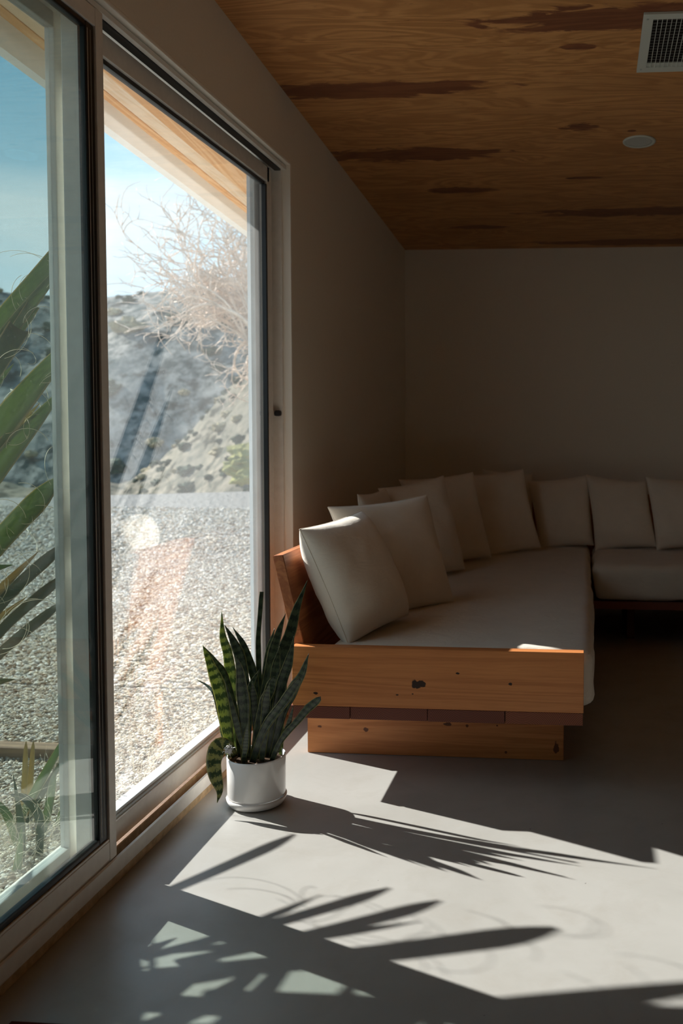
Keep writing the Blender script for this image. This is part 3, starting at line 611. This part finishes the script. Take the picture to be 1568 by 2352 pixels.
# stones
rng = np.random.default_rng(5); phi = (1 + 5 ** .5) / 2
ico = np.array([(-1, phi, 0), (1, phi, 0), (-1, -phi, 0), (1, -phi, 0), (0, -1, phi), (0, 1, phi), (0, -1, -phi), (0, 1, -phi), (phi, 0, -1), (phi, 0, 1), (-phi, 0, -1), (-phi, 0, 1)]) / 1.9
icf = np.array([(0, 11, 5), (0, 5, 1), (0, 1, 7), (0, 7, 10), (0, 10, 11), (1, 5, 9), (5, 11, 4), (11, 10, 2), (10, 7, 6), (7, 1, 8), (3, 9, 4), (3, 4, 2), (3, 2, 6), (3, 6, 8), (3, 8, 9), (4, 9, 5), (2, 4, 11), (6, 2, 10), (8, 6, 7), (9, 8, 1)])
def stones(name, n, y0, y1, smin, smax, label):
    u = rng.random(n); Yp = (y0 ** 2 + u * (y1 ** 2 - y0 ** 2)) ** .5 if y0 > 3.6 else y0 + u * (y1 - y0)
    far = -np.minimum(-(0 - 1342 - 60) / F * Yp, 99); lo = -(1402 / F) * Yp - .2; hi = np.maximum(-(1342 - 640) / F * Yp * .95, -99); hi = np.where(hi > -1.45, -1.45, hi); lo = np.minimum(lo, -1.9)
    Xp = lo + rng.random(n) * (hi - lo); s = smin + (smax - smin) * rng.random(n) ** 2
    sc = s[:, None, None] * (0.75 + .5 * rng.random((n, 1, 3))) * np.array([1, 1, .62]); jit = 1 + .22 * rng.standard_normal((n, 12, 1))
    v = ico[None] * sc * jit; a = rng.random(n) * 6.28; ca, sa = np.cos(a)[:, None], np.sin(a)[:, None]
    vx = v[:, :, 0] * ca - v[:, :, 1] * sa; vy = v[:, :, 0] * sa + v[:, :, 1] * ca
    co = np.stack([vx + Xp[:, None], vy + Yp[:, None], v[:, :, 2] + GZ + (s * rng.random(n) * .55)[:, None]], 2).reshape(-1, 3)
    fc = (icf[None] + (np.arange(n) * 12)[:, None, None]).reshape(-1); nf = n * 20
    me = bpy.data.meshes.new(name); me.vertices.add(n * 12); me.vertices.foreach_set('co', co.ravel().astype(np.float32))
    me.loops.add(nf * 3); me.loops.foreach_set('vertex_index', fc.astype(np.int32)); me.polygons.add(nf); me.polygons.foreach_set('loop_start', np.arange(0, nf * 3, 3, dtype=np.int32)); me.update(calc_edges=True)
    at_ = me.attributes.new('tone', 'FLOAT', 'POINT'); at_.data.foreach_set('value', np.repeat(rng.random(n), 12).astype(np.float32))
    tag(link(name, me, STONE), label, 'gravel', None, 'stuff')
stones('gravel', 30000, 2.2, 4.4, .0035, .0105, 'loose pale gravel close outside the glass door')
stones('gravel', 46000, 4.42, 9.0, .006, .016, 'loose pale gravel further out across the yard')
stones('gravel', 16000, 9.02, 14.0, .010, .024, 'loose pale gravel towards the far edge of the yard')

def field(name, fn, x0, x1, y0, y1, nx, ny, mat, label):
    V = []; Fc = []
    for j in range(ny + 1):
        for i in range(nx + 1):
            X_ = x0 + (x1 - x0) * i / nx; Y_ = y0 + (y1 - y0) * j / ny; V.append((X_, Y_, fn(X_, Y_)))
    for j in range(ny):
        for i in range(nx): k_ = j * (nx + 1) + i; Fc.append((k_, k_ + 1, k_ + nx + 2, k_ + nx + 1))
    o = from_geo(name, V, Fc, mat); o['kind'] = 'structure'; o['label'] = label; return o
def smooth(t): t = max(0, min(1, t)); return t * t * (3 - 2 * t)
def farz(X_, Y_):
    px_ = 1342 + F * X_ / max(Y_, 1); sky = 675 + 15 * math.sin(px_ / 90) - .05 * max(0, px_ - 350) 
    crest = CH + (975 - sky) / F * 92
    z = -14 + (crest + 14) * smooth((Y_ - 46) / 46) if Y_ < 92 else crest + (Y_ - 92) * -.05
    return z + 1.5 * noise.noise(Vector((X_ * .09, Y_ * .09, 0))) * (1 if Y_ < 80 else .35) + .5 * noise.noise(Vector((X_ * .4, Y_ * .4, 3))) * (1 if Y_ < 86 else .3)
def nearz(X_, Y_):
    # spur falling from right to left
    px_ = 1342 + F * X_ / max(Y_, 1); crest_y = 1128 - max(0, px_ - 250) * .86 if px_ < 560 else 861 - (px_ - 560) * .5
    crest = CH + (975 - crest_y) / F * 48
    z = -9 + (crest + 9) * smooth((Y_ - 20) / 28) if Y_ < 48 else crest - (Y_ - 48) * .5
    return z + .8 * noise.noise(Vector((X_ * .25, Y_ * .15, 7))) + .45 * noise.noise(Vector((X_ * .7, Y_ * .7, 3)))
field('hillside', farz, -95, 25, 42, 150, 150, 90, HILLF, 'far brush covered slope'); field('hillside', nearz, -34, 12, 19, 70, 110, 90, HILLN, 'nearer tan slope falling to the left')
def bush(name, X_, Y_, z, r, mat, label, grp):
    bm = bmesh.new(); bmesh.ops.create_icosphere(bm, subdivisions=3, radius=1); sd_ = random.random() * 99
    for v in bm.verts:
        q = v.co.copy(); d = 1 + .55 * noise.noise(q * 2.1 + Vector((sd_, 0, 0))) + .35 * noise.noise(q * 5 + Vector((0, sd_, 0)))
        v.co = Vector((X_ + q.x * r * 1.25 * d, Y_ + q.y * r * d, z + q.z * r * .75 * d))
    return tag(link(name, fin(bm, name), mat), label, 'shrub', grp)
placed = []
def free(x, y, r):
    if any((x - a) ** 2 + (y - b) ** 2 < (2.1 * (r + c)) ** 2 for a, b, c in placed): return False
    placed.append((x, y, r)); return True
for (px_, py_, Y_, r) in ((546, 1072, 23, .30), (572, 1045, 26, .45), (558, 1098, 20.5, .22)):
    p = at(px_, py_, Y_); free(p.x, p.y, r); bush('hillside_shrub', p.x, p.y, p.z, r, BRUSH3, 'yellow green shrub at the yard edge beside the door frame', 'yellow green shrubs at the yard edge')
free(at(530, 655, 90).x, 90, 3.5); n_ = 0
while n_ < 60:
    px_ = random.uniform(-120, 640); Y_ = random.uniform(54, 91); X_ = (px_ - 1342) / F * Y_; r = random.uniform(.35, 1.1) * (.6 if Y_ > 84 else 1)
    if free(X_, Y_, r): bush('hillside_shrub', X_, Y_, farz(X_, Y_) + .1, r, BRUSH if n_ % 4 else BRUSH2, 'small blurred shrub on the far slope', 'shrubs on the far slope'); n_ += 1
n_ = 0
while n_ < 130:
    px_ = random.uniform(240, 660); Y_ = random.uniform(28, 50); X_ = (px_ - 1342) / F * Y_; r = random.uniform(.12, .36)
    if free(X_, Y_, r): bush('hillside_shrub', X_, Y_, nearz(X_, Y_) + .05, r, (BRUSH, BRUSH2, BRUSH)[n_ % 3], 'small blurred shrub on the nearer tan slope', 'shrubs on the nearer slope'); n_ += 1
hh = thing('hilltop_house', 'tiny low house with a tan tower on the far hill crest', 'house', (at(530, 655, 90).x, 90, at(530, 655, 90).z))
p = at(530, 655, 90); box('wall_block', p.x - 2.2, p.x + 2.6, 89, 92, p.z - 1.5, p.z + .15, HOUSE, hh, .02); box('roof', p.x - 2.5, p.x + 2.9, 88.7, 92.3, p.z + .15, p.z + .40, BRUSH, hh, .02)
p = at(463, 645, 90); box('tower', p.x - .45, p.x + .45, 89.4, 90.3, p.z - 1.6, p.z + .75, HOUSE, hh, .02)

# bare crooked tree
random.seed(23)
tr_ = thing('bare_tree', 'bare crooked tree with pale twisting branches beyond the gravel yard', 'tree', (at(650, 1100, 10).x, 10, GZ))
def wander(p, d, ln, r0, r1, n, curl):
    pts = [p.copy()]; rs = [r0]; st = ln / n; ph = Vector((random.random() * 50, random.random() * 50, random.random() * 50))
    for i in range(n):
        j = Vector((noise.noise(ph + Vector((i * .37, 0, 0))), noise.noise(ph + Vector((0, i * .37, 9))), noise.noise(ph + Vector((5, 0, i * .37)))))
        d = (d + j * curl).normalized(); p = p + d * st; pts.append(p.copy()); rs.append(r0 + (r1 - r0) * (i + 1) / n)
    return pts, rs, d
def grow(V, Fc, p, d, ln, r, lvl):
    pts, rs, d2 = wander(p, d, ln, r, r * .45, max(4, int(ln / .07)), .55 if lvl < 2 else .75)
    tube_geo(V, Fc, pts, rs, 5 if lvl < 2 else 3)
    if lvl >= 3: return
    for i in range({0: 8, 1: 5, 2: 3}[lvl]):
        k_ = random.randint(max(1, len(pts) // 4), len(pts) - 1); t = (pts[k_] - pts[k_ - 1]).normalized()
        s_ = Vector((random.gauss(0, 1), random.gauss(0, 1) * .6, random.gauss(.25, .8))).normalized()
        grow(V, Fc, pts[k_], (t * .9 + s_ * .85).normalized(), ln * random.uniform(.42, .65), max(.006, rs[k_] * .66), lvl + 1)
base = at(665, 1120, 10); fork = at(655, 880, 10)
V = []; Fc = []; tube_geo(V, Fc, [Vector((base.x, 10, GZ - .1)), (base + fork) / 2 + Vector((.05, 0, 0)), fork], [.14, .12, .10], 10); from_geo('trunk', V, Fc, BARK, tr_)
for (tx, ty, r) in ((440, 790, .030), (430, 735, .030), (400, 665, .028), (330, 560, .026), (430, 470, .026), (520, 460, .024), (545, 600, .030), (480, 700, .032), (540, 930, .02), (560, 790, .032), (500, 620, .028), (300, 640, .02), (345, 520, .022), (385, 480, .02), (470, 540, .024), (555, 500, .02)):
    V = []; Fc = []; p1 = at(tx, ty, 10 + random.uniform(-.6, .6)); st = fork + (Vector((at(650, 700, 10).x, 10, at(650, 700, 10).z)) - fork) * random.random(); dd = p1 - st
    grow(V, Fc, st, (dd.normalized() + Vector((0, 0, .05))).normalized(), dd.length * .78, r * (1.35 if ty > 640 else .9), 0)
    from_geo('branch', V, Fc, BARK, tr_)

random.seed(11)
# ------------------------------------------------------------------ yucca just outside the door
yc = thing('yucca', 'tall yucca with stiff grey green sword leaves and curly fibres, outside behind the insect screen', 'yucca', (-2.05, 2.35, GZ))
V = []; Fc = []; tube_geo(V, Fc, [Vector((-1.84, 1.8, GZ - .02)), Vector((-1.82, 1.82, .4)), Vector((-1.82, 1.84, .9)), Vector((-1.80, 1.86, 1.2))], [.07, .06, .06, .05], 10)
from_geo('stem', V, Fc, W_OLD, yc)
fibs = []
def yleaf(tip, dtip, pxbase, pybase, dbase, wpx, mat=YUC, cut=False, bend=.03, rot=0.0, fib=5, blunt_=False):
    T = at(*tip, dtip); B_ = at(pxbase, pybase, dbase); mid = (T + B_) / 2 + Vector((-bend, 0, bend * .6))
    pr = (lambda s: .8 + .2 * s if s < .93 else (1.0)) if cut else (lambda s: (.7 + .6 * s if s < .5 else max(.03, 1 - ((s - .5) / .5) ** 2.4)))
    if blunt_: pr = lambda s: (.75 + .3 * s if s < .82 else max(.12, 1 - ((s - .82) / .18) ** 2 * .8))
    o = blade('leaf', [B_, mid, T], wpx * dtip / F, mat, yc, Vector((.8, -.55, .1 + rot)).normalized(), n=18, thick=.002, cup=.55, prof=pr)
    for i in range(int(fib * 1.2)):
        s = random.uniform(.55, .98); p = B_.lerp(T, s) + Vector((0, 0, .01)); fibs.append((p, (T - B_).normalized()))
    return o
# tip(px,py), depth, base(px,py), depth, width px
yleaf((129, 590), 2.95, -300, 1190, 2.35, 44, cut=True)
yleaf((172, 572), 3.00, -260, 1215, 2.35, 34, YUC)
yleaf((76, 700), 2.85, -190, 1240, 2.35, 30, cut=True, rot=.3)
yleaf((44, 752), 2.75, -120, 1140, 2.4, 50, DARKL, cut=True, rot=.5, fib=3)
yleaf((196, 742), 2.95, -280, 1420, 2.3, 60, YUC)
yleaf((32, 835), 2.8, -140, 1130, 2.35, 24, YUC, fib=2)
yleaf((92, 925), 2.85, -160, 1290, 2.3, 24, YUCD, fib=6)
yleaf((150, 885), 2.93, -220, 1440, 2.22, 46, YUC)
yleaf((134, 1098), 2.87, -220, 1570, 2.25, 52, YUC, fib=9, blunt_=True)
yleaf((90, 1264), 2.72, -150, 1600, 2.3, 22, YUCD)
yleaf((150, 1318), 2.81, -140, 1650, 2.25, 26, DARKL, blunt_=True, fib=1)
yleaf((146, 1249), 2.825, -130, 1590, 2.28, 30, DARKL, blunt_=True, fib=1)
yleaf((62, 1370), 2.72, -130, 1600, 2.3, 18, YUCD)
yleaf((140, 1384), 3.00, -170, 1720, 2.28, 25, DARKL, blunt_=True, fib=1)
# more of the crown beyond the frame's left edge
n_ = 0
while n_ < 95:
    az = math.radians(random.uniform(35, 135)); el = math.radians(random.uniform(-12, 62)); b_ = Vector((-1.80, random.uniform(1.55, 2.1), random.uniform(.15, 1.15))); ln = random.uniform(.35, .75)
    d = Vector((math.cos(az) * math.cos(el), math.sin(az) * math.cos(el), math.sin(el))); T = b_ + d * ln
    if T.x > -1.50 or T.x < -2.4 or T.z > 1.6 or T.z < .05: continue
    if T.y + .4365 * (T.x + 1.26) > 2.37 or 1342 + F * T.x / T.y > -15: continue
    n_ += 1
    blade('leaf', [b_, b_.lerp(T, .5) + Vector((0, 0, .03)), T], random.uniform(.035, .06), YUC, yc, Vector((.9, -.4, .3)).normalized(), n=12, thick=.002, cup=.4, prof=lambda s: (.7 + .6 * s if s < .5 else max(.03, 1 - ((s - .5) / .5) ** 2.4)))
V = []; Fc = []
for (p, d) in fibs:
    side = d.cross(Vector((random.gauss(0, 1), random.gauss(0, 1), random.gauss(0, 1)))).normalized(); pts = [p]; ang = random.uniform(.10, .24) * random.choice((-1, 1)); q = (side * .8 + d * .6).normalized(); ax = Vector((.85, -.5, random.gauss(0, .25))).normalized()
    for k_ in range(random.randint(10, 20)): pts.append(pts[-1] + q * .012); q = (Matrix.Rotation(ang, 3, ax) @ q).normalized()
    if max(1342 + F * v.x / v.y for v in pts) > 240 : continue
    tube_geo(V, Fc, pts, [.0008] * len(pts), 4)
from_geo('curly_fiber', V, Fc, FIBER, yc)['kind'] = 'stuff'
# low strappy clump at the foot of the glass
lc = thing('strappy_clump', 'low clump of strap leaves and dry straw on the gravel below the yucca', 'plant', (-1.75, 2.85, GZ))
def low(pts, d, wpx, mat, **k): blade('leaf', [at(x, y, dd) for (x, y), dd in zip(pts, d)], wpx * d[0] / F, mat, lc, Vector((.6, -.8, .2)).normalized(), n=18, thick=.0016, cup=.4, **k)
G3 = [2.85, 2.85, 2.85]
low([(35, 1900), (90, 1800), (165, 1665)], G3, 24, YUC); low([(60, 1890), (110, 1800), (175, 1700)], [2.8] * 3, 16, DARKL)
low([(45, 2000), (48, 1900), (30, 1775)], [2.6] * 3, 20, DARKL, prof=lambda s: 1 if s < .55 else max(.04, 1 - (s - .55) / .45))
low([(25, 1990), (52, 1850), (60, 1700)], [2.9] * 3, 14, YUCD, prof=blunt); low([(40, 1980), (64, 1850), (77, 1698)], [2.92] * 3, 13, YUCD, prof=blunt)
low([(85, 1960), (108, 1870), (125, 1772)], [2.8] * 3, 20, YUC, prof=blunt); low([(100, 2000), (125, 1920), (160, 1800)], [2.85] * 3, 20, YUC)
low([(90, 1985), (90, 1880), (60, 1835), (22, 1825)], [2.65] * 4, 24, DARKL); low([(-10, 1840), (20, 1880), (40, 1960)], [2.7] * 3, 22, YUC)
low([(20, 2060), (40, 1990), (50, 1900)], [2.55] * 3, 22, YUC); low([(120, 2000), (140, 1900), (190, 1780)], [2.9] * 3, 22, YUC)
V = []; Fc = []
for i in range(230):
    p = at(random.uniform(-60, 205), random.uniform(1850, 2060), random.uniform(2.5, 2.95))
    if p.x > -1.50: p.x = -1.50 - random.random() * .1
    p.z = max(p.z, GZ); d = Vector((random.gauss(0, .5), random.gauss(0, .5), random.uniform(.2, 1))).normalized(); pts = [p]
    cv = Vector((random.gauss(0, .16), random.gauss(0, .16), random.gauss(-.06, .12)))
    for k_ in range(8): pts.append(pts[-1] + d * .016); d = (d + cv).normalized()
    if max(v.x for v in pts) > -1.42: continue
    tube_geo(V, Fc, pts, [.0009 - .00008 * k_ for k_ in range(9)], 3)
from_geo('dry_straw', V, Fc, FIBER, lc)['kind'] = 'stuff'
# timber edging of the planting bed, and a concrete apron by the threshold
bd = box('timber_edging', -4.2, -2.06, 3.42, 3.50, GZ - .02, GZ + .045, W_OLD, None, .006); tag(bd, 'low weathered timber edging lying on the gravel behind the yucca clump', 'edging')
# fine dry weed beside the door
wd = thing('dry_weed', 'thin dry branching weed on the gravel outside the sliding panel', 'plant', (-1.62, 3.3, GZ))
V = []; Fc = []
for i in range(46):
    b_ = Vector((random.uniform(-1.95, -1.46), random.uniform(2.75, 3.7), GZ)); d = Vector((random.gauss(0, .45), random.gauss(0, .45), 1)).normalized()
    for br in range(4):
        dd = (d + Vector((random.gauss(0, .4), random.gauss(0, .4), 0))).normalized(); pts = [b_]
        for k_ in range(7): pts.append(pts[-1] + dd * random.uniform(.012, .03)); dd = (dd + Vector((random.gauss(0, .12), random.gauss(0, .12), random.gauss(0, .1)))).normalized()
        if max(v.x for v in pts) > -1.40: continue
        tube_geo(V, Fc, pts, [.0010 - .0001 * k_ for k_ in range(8)], 3)
from_geo('stem', V, Fc, FIBER, wd)['kind'] = 'stuff'
